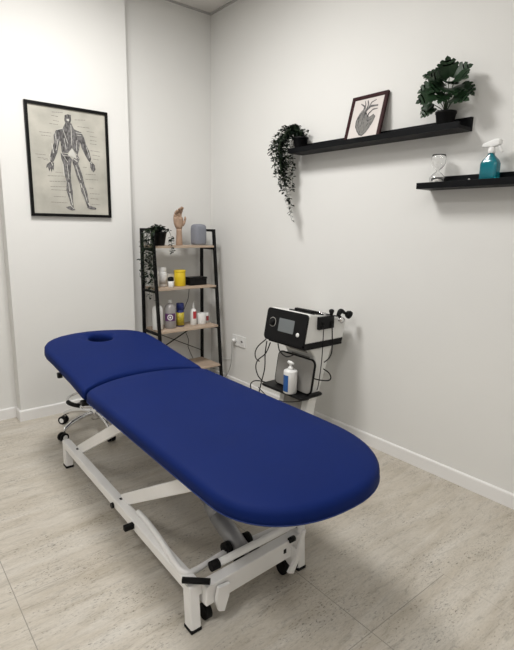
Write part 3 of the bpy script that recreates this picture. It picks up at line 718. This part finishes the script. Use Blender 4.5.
# wooden hand
c = Vector((-.402, -.15, SH[0] + g))
wh = thing('wooden_hand', 'jointed wooden mannequin hand standing on the top shelf', 'hand model', c)
def cb(): b = B(); b.X = Matrix.Translation(c); return b
cb().lathe([(0, 0), (.026, 0), (.027, .004), (.024, .05), (.0215, .11), (.023, .128), (0, .13)], 20).build('wrist', 'wood', wh)
b = cb(); b.loft([[(x, y, z) for x, y in [(cx + u * hx * 1.0, v * hy) for u, v in [(math.cos(2 * math.pi * k / 16), math.sin(2 * math.pi * k / 16)) for k in range(16)]]] for cx, hx, hy, z in ((0, .022, .018, .128), (-.002, .032, .020, .142), (-.004, .040, .021, .165), (-.006, .043, .020, .195), (-.008, .042, .018, .215), (-.010, .036, .014, .222))])
b.build('palm', 'wood', wh)
for k, (x, L) in enumerate(((-.036, .056), (-.019, .068), (-.002, .074), (.014, .068))):
    y = 0; p = Vector((x - .003, y, .215)); bend = [(.10 + .08 * k, -.15), (.30 + .12 * k, -.55), (.45 + .12 * k, -1.0)]
    lean = .10 + .03 * k
    f = cb()
    for j, seg in enumerate((.42, .32, .26)):
        # fingers curl forwards (-y) a little and lean to the right
        ang = (.15, .55, .95)[j] * (1.25 - .22 * k)
        d = Vector((lean * (1 if j < 2 else .8), -math.sin(ang), math.cos(ang))).normalized()
        e = p + d * L * seg * 1.25; rr = .0098 - .0011 * j
        f.tube([p, p + (e - p) * .12, p + (e - p) * .5, p + (e - p) * .88, e], [rr * .7, rr, rr, rr * .95, rr * .65], 10)
        p = e
    f.build('finger', 'wood', wh)
f = cb(); f.tube([(.026, -.006, .152), (.038, -.010, .172), (.046, -.012, .192)], [.010, .0115, .009], 10); f.tube([(.046, -.012, .193), (.050, -.012, .208), (.050, -.011, .224)], [.008, .009, .005], 10); f.build('thumb', 'wood', wh)
# speaker
c = Vector((-.225, -.155, SH[0] + g))
sk = thing('smart_speaker', 'rounded grey fabric speaker on the top shelf beside the wooden hand', 'speaker', c)
b = B(); b.X = Matrix.Translation(c)
def sq(h, z, e=.35): return [((abs(math.cos(t)) ** e) * math.copysign(h, math.cos(t)), (abs(math.sin(t)) ** e) * math.copysign(h, math.sin(t)), z) for t in [2 * math.pi * k / 40 for k in range(40)]]
b.loft([sq(h, z, e) for h, z, e in ((.044, .004, .5), (.050, .008, .5), (.053, .018, .5), (.054, .06, .5), (.054, .12, .5), (.052, .150, .5), (.046, .160, .55), (.034, .166, .6), (.015, .168, .7))]); b.build('fabric_body', 'felt', sk)
b = B(); b.X = Matrix.Translation(c); b.loft([sq(.043, 0, .5), sq(.045, .005, .5)]); b.build('base', 'offw', sk)

def bottle(name, label, cat, x, y, z, prof, mt, cap=None, capm='white', lab=None, labm='blue', extra=None):
    c_ = Vector((x, y, z + g)); t = thing(name, label, cat, c_)
    b = B(); b.X = Matrix.Translation(c_); b.lathe(prof, 24); b.build('body', mt, t)
    if cap: b = B(); b.X = Matrix.Translation(c_); b.lathe(cap, 20); b.build('cap', capm, t)
    if lab:
        r, z0, z1 = lab; b = B(); b.X = Matrix.Translation(c_); b.lathe([(r, z0), (r + .0008, z0), (r + .0008, z1), (r, z1)], 24); b.build('label_band', labm, t)
    return t
def cyl(r, h, e=.004): return [(0, 0), (r - e, 0), (r, e), (r, h - e), (r - e, h), (0, h)]
# second shelf
z = SH[1]
bottle('pill_bottle', 'white lidded supplement bottle behind the small black-capped jar', 'bottle', -.545, -.13, z, [(0, 0), (.032, 0), (.036, .004), (.036, .10), (.032, .113), (.026, .118), (0, .118)], 'white', [(0, .117), (.029, .117), (.030, .12), (.030, .146), (.027, .15), (0, .15)], 'white', (.0362, .02, .09), 'offw')
bottle('plastic_tub', 'white plastic jar at the left end of second shelf behind the front post', 'jar', -.625, -.16, z, cyl(.032, .095), 'offw', [(0, .094), (.030, .094), (.030, .118), (.027, .121), (0, .121)], 'white')
bottle('cream_jar', 'small white jar with black cap at front of the second shelf', 'jar', -.525, -.225, z, [(0, 0), (.019, 0), (.022, .004), (.022, .045), (.019, .05), (0, .05)], 'white', [(0, .049), (.020, .049), (.024, .055), (.024, .074), (.018, .080), (.008, .083), (0, .083)], 'black')
c_ = Vector((-.470, -.115, z + g)); t = thing('small_carton', 'small white carton between pill bottle and yellow canister', 'box', c_)
B().box(-.505, -.445, -.14, -.09, z + g, z + .095, .002).build('carton', 'offw', t); B().box(-.503, -.447, -.1408, -.1402, z + .03, z + .07).build('print_band', 'white', t)
bottle('yellow_canister', 'yellow cylindrical canister on the second shelf', 'canister', -.415, -.175, z, [(0, 0), (.042, 0), (.045, .004), (.045, .108), (.043, .111), (0, .111)], 'yellow', [(0, .110), (.046, .110), (.047, .112), (.047, .124), (.044, .127), (0, .127)], 'yellow')
c_ = Vector((-.265, -.175, z + g)); t = thing('storage_box', 'low black lidded box at the right of second shelf', 'box', c_)
B().box(-.345, -.185, -.215, -.135, z + g, z + .048, .003).build('box_body', 'black', t); B().box(-.348, -.182, -.218, -.132, z + .049, z + .066, .003).build('lid', 'black', t)
# third shelf
z = SH[2]
bottle('white_bottle', 'tall plain white bottle at the left end of third shelf', 'bottle', -.632, -.20, z, [(0, 0), (.038, 0), (.042, .005), (.042, .155), (.036, .178), (.018, .192), (.014, .196), (0, .196)], 'white', [(0, .195), (.016, .195), (.016, .225), (.013, .228), (0, .228)], 'white')
t = bottle('gel_bottle', 'translucent bottle with purple ring label on the third shelf', 'bottle', -.522, -.20, z, [(0, 0), (.042, 0), (.046, .005), (.046, .155), (.036, .182), (.016, .198), (.013, .202), (0, .202)], 'clear', [(0, .201), (.014, .201), (.014, .221), (.011, .224), (0, .224)], 'white')
def curved_label(root, name, m_, cx, cy, z0, R0, a0, a1, h0, h1, rin=None):
    b = B(); n = 12
    A = []
    for k in range(n + 1):
        a = a0 + (a1 - a0) * k / n; A.append((b.v((cx + R0 * math.cos(a), cy + R0 * math.sin(a), z0 + h0)), b.v((cx + R0 * math.cos(a), cy + R0 * math.sin(a), z0 + h1))))
    for p, q in zip(A, A[1:]): b.f([p[0], q[0], q[1], p[1]])
    return b.build(name, m_, root, recalc=False)
va = math.atan2(CP[1] + .2, CP[0] + .522)
curved_label(t, 'purple_panel', 'purple', -.522, -.20, z, .0466, va - 1.0, va + 1.0, .062, .122)
b = B()
for k in range(24):
    a0, a1 = 2 * math.pi * k / 24, 2 * math.pi * (k + 1) / 24; q = []
    for a, r in ((a0, .016), (a1, .016), (a1, .023), (a0, .023)):
        th = va + r * math.cos(a) / .047; q.append(b.v((-.522 + .0472 * math.cos(th), -.20 + .0472 * math.sin(th), z + .092 + r * math.sin(a))))
    b.f(q)
for k in range(16):
    a0, a1 = 2 * math.pi * k / 16, 2 * math.pi * (k + 1) / 16; q = []
    for a, r in ((a0, 0.0), (a0, .008), (a1, .008)):
        th = va + r * math.cos(a) / .047; q.append(b.v((-.522 + .0472 * math.cos(th), -.20 + .0472 * math.sin(th), z + .092 + r * math.sin(a))))
    b.f(q)
b.build('ring_emblem', 'white', t, recalc=False)
bottle('aerosol_can', 'dark blue capped aerosol can with yellow lower label on the third shelf', 'spray can', -.423, -.185, z, [(0, 0), (.029, 0), (.031, .004), (.031, .125), (.027, .138), (0, .138)], 'navy', [(0, .136), (.031, .136), (.031, .185), (.027, .190), (0, .190)], 'navy', (.0312, .010, .115), 'yellowd')
t = bottle('nozzle_bottle', 'slim white nozzle bottle with red label on the third shelf', 'bottle', -.304, -.195, z, [(0, 0), (.024, 0), (.027, .004), (.026, .10), (.020, .128), (.010, .138), (0, .138)], 'white', [(0, .137), (.011, .137), (.008, .155), (.004, .185), (.002, .188), (0, .188)], 'white')
va2 = math.atan2(CP[1] + .195, CP[0] + .304)
curved_label(t, 'red_label', 'red', -.304, -.195, z, .0272, va2 - .1, va2 + 1.1, .055, .115)
t = thing('tape_roll', 'white cup-shaped roll with red printed side at right of third shelf', 'roll', (-.215, -.195, z + g))
b = B(); b.X = Matrix.Translation((-.225, -.195, z + g)); b.lathe([(.020, 0), (.036, 0), (.038, .003), (.038, .088), (.036, .091), (.020, .091), (.018, .088), (.018, .003), (.020, 0)], 28); b.build('roll', 'white', t)
b = B(); b.X = Matrix.Translation((-.168, -.175, z + g)); b.lathe(cyl(.022, .085), 20); b.build('side_roll', 'white', t)
curved_label(t, 'red_print', 'cup', -.168, -.175, z, .0225, math.radians(215), math.radians(330), .02, .06)
# speaker cable behind the shelf
tag(B().tube([(-.235, -.024, .86), (-.24, -.022, .80), (-.25, -.02, .73), (-.30, -.022, .62), (-.295, -.02, .50), (-.25, -.022, .38), (-.25, -.024, .30), (-.16, -.03, .14), (-.03, -.10, .10)], .0025, 6, smooth_path=8).build('power_cable', 'black'), 'thin black power cable running down behind the ladder shelf', 'cable')

# ------------------------------------------------------------- wall outlet
ot = thing('wall_outlet', 'white double wall outlet above baseboard right of the ladder shelf', 'outlet', (-.001, -.425, .36))
B().box(-.010, -.0005, -.513, -.337, .366, .456, .003).build('cover_plate', 'white', ot)
for y in (-.380, -.470):
    b = B(); b.X = Matrix.Translation((-.0102, y, .411)) @ Matrix.Rotation(-math.pi / 2, 4, 'Y'); b.lathe([(.021, 0), (.024, .0), (.024, .0015), (.021, .0015)], 24); so = b.build('socket', 'white', ot)
    b = B()
    if y < -.4:
        for dy in (-.009, .009): b.tube([(-.0118, y + dy, .413), (-.0104, y + dy, .413)], .004, 10)
        b.tube([(-.0112, y, .411), (-.0103, y, .411)], .0075, 12)
        b.build('contact_hole', 'dark', so)
pg = tag(B().tube([(-.012, -.380, .411), (-.030, -.380, .411), (-.042, -.380, .405)], [.018, .017, .011], 14).build('power_plug', 'white'), 'white plug in the left socket of the wall outlet', 'plug')
tag(B().tube([(-.044, -.380, .398), (-.046, -.381, .36), (-.044, -.380, .30), (-.038, -.362, .22), (-.032, -.33, .15), (-.030, -.29, .09), (-.03, -.24, .04), (-.03, -.20, .02)], .0035, 8, smooth_path=6).build('grey_cable', 'cable'), 'grey cable hanging from outlet down to the baseboard', 'cable')
tag(B().tube([(-.008, -.330, .243), (-.010, -.28, .225), (-.012, -.22, .215), (-.02, -.17, .216)], .003, 8, smooth_path=4).build('cable_tie', 'wcable'), 'short white cable clipped low on the wall beside the shelf', 'cable')

# ------------------------------------------------------------- machine trolley
DY0, DY1 = -1.612, -1.262
tr = thing('machine_trolley', 'white machine trolley with black tray standing against right wall', 'trolley', (-.25, -1.44, 0))
colp = lambda z: (-.405 + .25 * z + .05, -.30 + .21 * z)
secs = []
b = B()
cy0, cy1 = -1.585, -1.335
pf = [(-.395, .05), (-.355, .28), (-.300, .50), (-.300, .57), (-.345, .632), (-.15, .632), (-.175, .57), (-.215, .45), (-.275, .28), (-.315, .05)]
b.prism(pf, 'y', cy0, cy1, .004); b.build('column', 'ivory', tr)
b = B(); pf2 = [(-.3965, .06), (-.3565, .28), (-.3015, .50), (-.3015, .575), (-.335, .615), (-.33, .615), (-.29, .57), (-.29, .50), (-.345, .28), (-.385, .06)]
b.prism(pf2, 'y', cy0 + .045, cy1 - .045); b.build('column_panel', 'greyp', tr)
B().box(-.41, -.08, DY0 + .01, DY1 - .01, .634, .6475, .004).build('top_plate', 'black', tr)
b = B()
b.loft([[(-.345 + x, -1.432 + y, z_) for x, y in rrect(hx, hy, .02)] for hx, hy, z_ in ((.090, .185, .333), (.095, .190, .338), (.095, .190, .346), (.091, .186, .350))]); b.build('tray', 'black', tr)
b = B(); b.box(-.50, -.14, -1.64, -1.60, .05, .085, .006); b.box(-.50, -.14, -1.30, -1.26, .05, .085, .006); b.box(-.36, -.28, -1.62, -1.28, .05, .085, .006); b.build('base', 'ivory', tr)
for x in (-.47, -.17):
    for y in (-1.62, -1.28):
        B().tube([(x, y - .012, .026), (x, y + .012, .026)], .026, 18).tube([(x, y, .026), (x, y, .055)], .006, 8).build('castor', 'rub', tr)
# machine: front face looks towards the table (-x), side towards the camera (-y)
mc = thing('therapy_machine', 'white and black physiotherapy machine with screen on top of the trolley', 'therapy machine', (-.25, -1.437, .656))
prof = [(-.418, .658), (-.428, .672), (-.398, .836), (-.380, .850), (-.075, .800), (-.062, .790), (-.085, .680), (-.105, .658)]
B().prism(prof, 'y', DY0, DY1, .006).build('housing', 'ivory', mc)
# sloping front panel, in the plane from (-.430,.660) to (-.392,.848)
A0 = Vector((-.4305, 0, .662)); A1 = Vector((-.3965, 0, .846)); ax = (A1 - A0); Lz = ax.length; ax.normalize(); an = Vector((-ax.z, 0, ax.x))
def FP(off): # local (u across = -y, v up the face) -> world
    return Matrix(((0, ax.x, an.x, A0.x + an.x * off), (-1, 0, 0, DY1), (0, ax.z, an.z, A0.z + an.z * off), (0, 0, 0, 1)))
def panel(name, u0, u1, v0, v1, o0, o1, m_, root, r=.012):
    b = B(); b.X = FP(0); cx_, cy_ = (u0 + u1) / 2, (v0 + v1) / 2
    b.loft([[(cx_ + x, cy_ + y, o) for x, y in rrect((u1 - u0) / 2 - e, (v1 - v0) / 2 - e, r)] for e, o in ((0, o0), (0, o1 - .001), (.001, o1))]); return b.build(name, m_, root)
WD = DY1 - DY0
fpn = panel('front_panel', -.004, WD + .004, -.006, Lz + .004, -.006, .008, 'black', mc, .022)
panel('screen', .118, .255, .058, .140, .0082, .0095, 'screen', fpn, .004)
b = B(); b.X = FP(0) @ Matrix.Translation((.060, .105, .008)); b.lathe([(0, .014), (.018, .014), (.021, .011), (.022, 0)], 28); b.build('dial', 'black', fpn)
b = B(); b.X = FP(0) @ Matrix.Translation((.060, .105, .008)); b.lathe([(.026, 0), (.029, .0012), (.031, 0)], 28); b.build('dial_ring', 'greyp', fpn)
b = B(); b.X = FP(0) @ Matrix.Translation((.295, .062, .008)); b.lathe([(0, .004), (.011, .004), (.013, .001), (.013, 0)], 24); b.build('power_button', 'white', fpn)
b = B(); b.prism([(-.430, .648), (-.098, .648), (-.088, .682), (-.424, .682)], 'y', DY0 - .003, DY1 + .003, .003); b.build('lower_band', 'black', mc)
# top recess tray with electrodes
def topz(x): return .850 - (x + .380) * (.05 / .305)
b = B()
for (x0, x1, y0, y1) in ((-.33, -.10, DY1 - .125, DY1 - .11), (-.33, -.315, DY0 + .03, DY1 - .125), (-.115, -.10, DY0 + .03, DY1 - .125)):
    xm = (x0 + x1) / 2; b.beam((x0, (y0 + y1) / 2, topz(x0) + .001), (x1, (y0 + y1) / 2, topz(x1) + .001), y1 - y0, .012, .002)
b.build('tray_rim', 'black', mc)
b = B(); b.X = rotm(0, math.atan(.05 / .305), 0, (-.24, 0, topz(-.24))); b.box(-.08, .13, DY0 + .045, DY1 - .125, -.004, .002, .002); b.build('tray_mat', 'black', mc)
b = B(); b.tube([(-.30, -1.56, topz(-.3) + .012), (-.30, -1.40, topz(-.3) + .012)], .009, 12); b.tube([(-.25, -1.55, topz(-.25) + .012), (-.25, -1.36, topz(-.25) + .012)], .008, 12); b.build('electrode', 'black', mc)
b = B(); b.tube([(-.21, -1.57, topz(-.21) + .010), (-.21, -1.41, topz(-.21) + .010)], .008, 12); b.build('electrode', 'chrome', mc)
# holder block on the near side with two sockets
hold = B().box(-.325, -.195, DY0 - .022, DY0 - .001, .755, .832, .004).build('probe_holder', 'black', mc)
for x in (-.295, -.225):
    b = B(); b.tube([(x, DY0 - .026, .79), (x, DY0 - .021, .79)], .011, 16); b.build('port', 'rub', hold)
# hand probes resting in the holder
for (x0, x1, r, l_) in ((-.215, -.150, .020, 'black ball-headed hand probe upright in the holder of the machine'),):
    t = thing('hand_probe', l_, 'probe', (-.20, DY0 - .01, .833))
    b = B(); b.tube([(-.215, DY0 - .012, .8335), (-.215, DY0 - .012, .842), (-.215, DY0 - .012, .850)], [.010, .011, .013], 16); b.tube([(-.215, DY0 - .012, .849), (-.215, DY0 - .012, .856), (-.215, DY0 - .012, .866), (-.215, DY0 - .012, .871)], [.013, .016, .015, .006], 18); b.build('head', 'black', t)
t = thing('hand_probe', 'black hand probe with steel band and disc head lying at back of the machine', 'probe', (-.12, DY0 - .01, .83))
b = B(); b.tube([(-.165, -1.632, .822), (-.155, -1.632, .840), (-.145, -1.634, .852), (-.13, -1.636, .850), (-.11, -1.640, .838), (-.095, -1.645, .832)], [.010, .014, .017, .013, .008, .008], 16, smooth_path=4); b.build('handle', 'black', t)
b = B(); b.tube([(-.097, -1.645, .834), (-.085, -1.649, .828)], .020, 20); b.tube([(-.087, -1.648, .830), (-.076, -1.652, .823)], .025, 20); b.build('disc_head', 'rub', t)
b = B(); b.tube([(-.165, -1.640, .815), (-.140, -1.650, .795)], .018, 18); b.build('steel_band', 'chrome', t)

# return plate leaning on the tray and dispenser
rp = thing('return_plate', 'grey return plate with black rounded rim leaning on the trolley tray', 'electrode plate', (-.33, -1.50, .351))
PM = Matrix.Translation((-.372, -1.462, .3515)) @ Matrix.Rotation(math.radians(9), 4, 'Y')
LP = PM
def pr_(u0, u1, v0, v1, r, x0, x1, name, m_):
    b = B(); b.X = PM; b.loft([[(o, (u0 + u1) / 2 + y, (v0 + v1) / 2 + z_) for y, z_ in rrect((u1 - u0) / 2 - e, (v1 - v0) / 2 - e, r)] for e, o in ((.002, x0), (0, x0 + .002), (0, x1 - .002), (.002, x1))]); return b.build(name, m_, rp)
pr_(-.168, .168, 0, .222, .038, 0, .012, 'rim', 'black'); pr_(-.159, .159, .009, .213, .030, -.002, .0, 'metal_face', 'mesh')
sd = thing('soap_dispenser', 'white pump dispenser bottle with blue label on the trolley tray', 'dispenser', (-.43, -1.50, .351))
c = Vector((-.404, -1.515, .3510))
# keep the bottle in front of the plate
c = Vector((-.418, -1.498, .3510))
SDX = -.0
sd.location = c; WLOC[sd.name] = c
b = B(); b.X = Matrix.Translation(c + Vector((-.0, 0, 0))); b.lathe([(0, 0), (.038, 0), (.042, .004), (.042, .135), (.040, .143), (.030, .147), (.012, .148), (.012, .152), (0, .152)], 28); b.build('body', 'white', sd)
va3 = math.atan2(CP[1] - c.y, CP[0] - c.x)
curved_label(sd, 'blue_label', 'blue', c.x, c.y, c.z, .0425, va3 - 1.6, va3 - .3, .014, .118)
b = B(); b.X = Matrix.Translation(c); b.lathe([(0, .150), (.016, .150), (.016, .162), (.008, .165), (.006, .180), (0, .180)], 18)
b.tube([(0, -.024, .188), (0, 0, .190), (0, .018, .191), (0, .026, .188)], [.006, .010, .011, .006], 12); b.tube([(0, 0, .174), (0, 0, .195)], .009, 14); b.build('pump', 'white', sd)

# cables around the trolley
def cab(pts, label, r=.0038, m_='black', grp='black cables looping around the trolley'):
    return tag(B().tube(pts, r, 7, smooth_path=7).build('probe_cable', m_), label, 'cable', grp)
cab([(-.43, -1.273, .645), (-.44, -1.21, .59), (-.445, -1.185, .543), (-.45, -1.20, .507), (-.45, -1.235, .495)], 'outer black cable loop left of the trolley, just under the machine')
cab([(-.45, -1.34, .64), (-.46, -1.31, .567), (-.455, -1.225, .50), (-.45, -1.20, .445), (-.45, -1.225, .395), (-.45, -1.27, .37)], 'black cable bulging left of the grey plate down to the tray')
cab([(-.445, -1.30, .642), (-.45, -1.292, .56), (-.45, -1.29, .46), (-.45, -1.26, .36), (-.45, -1.24, .29)], 'straight black cable hanging left of the grey plate past the tray')
cab([(-.438, -1.398, .644), (-.44, -1.42, .600), (-.43, -1.47, .575), (-.40, -1.51, .592)], 'short black cable from machine underside to the top of the grey plate')
cab([(-.452, -1.30, .372), (-.46, -1.22, .362), (-.465, -1.17, .330), (-.46, -1.17, .285), (-.44, -1.19, .24)], 'black cable loop at the left end of the tray')
cab([(-.295, DY0 - .029, .782), (-.30, -1.645, .70), (-.305, -1.645, .56), (-.318, -1.64, .42), (-.325, -1.636, .385)], 'thin straight black cable down the near side from the holder to tray', .0028)
cab([(-.225, DY0 - .029, .782), (-.222, -1.645, .72), (-.218, -1.645, .62), (-.235, -1.642, .575), (-.275, -1.638, .552)], 'black cable curving from holder back towards the column', .0038)
cab([(-.28, -1.640, .512), (-.235, -1.645, .480), (-.215, -1.645, .445), (-.24, -1.645, .432), (-.31, -1.642, .448), (-.37, -1.642, .470)], 'black cable loop sticking out right of the grey plate', .004)
cab([(-.45, -1.23, .318), (-.455, -1.33, .285), (-.455, -1.45, .290), (-.45, -1.56, .315), (-.40, -1.645, .345)], 'black cable sagging under the front edge of the tray', .0028)
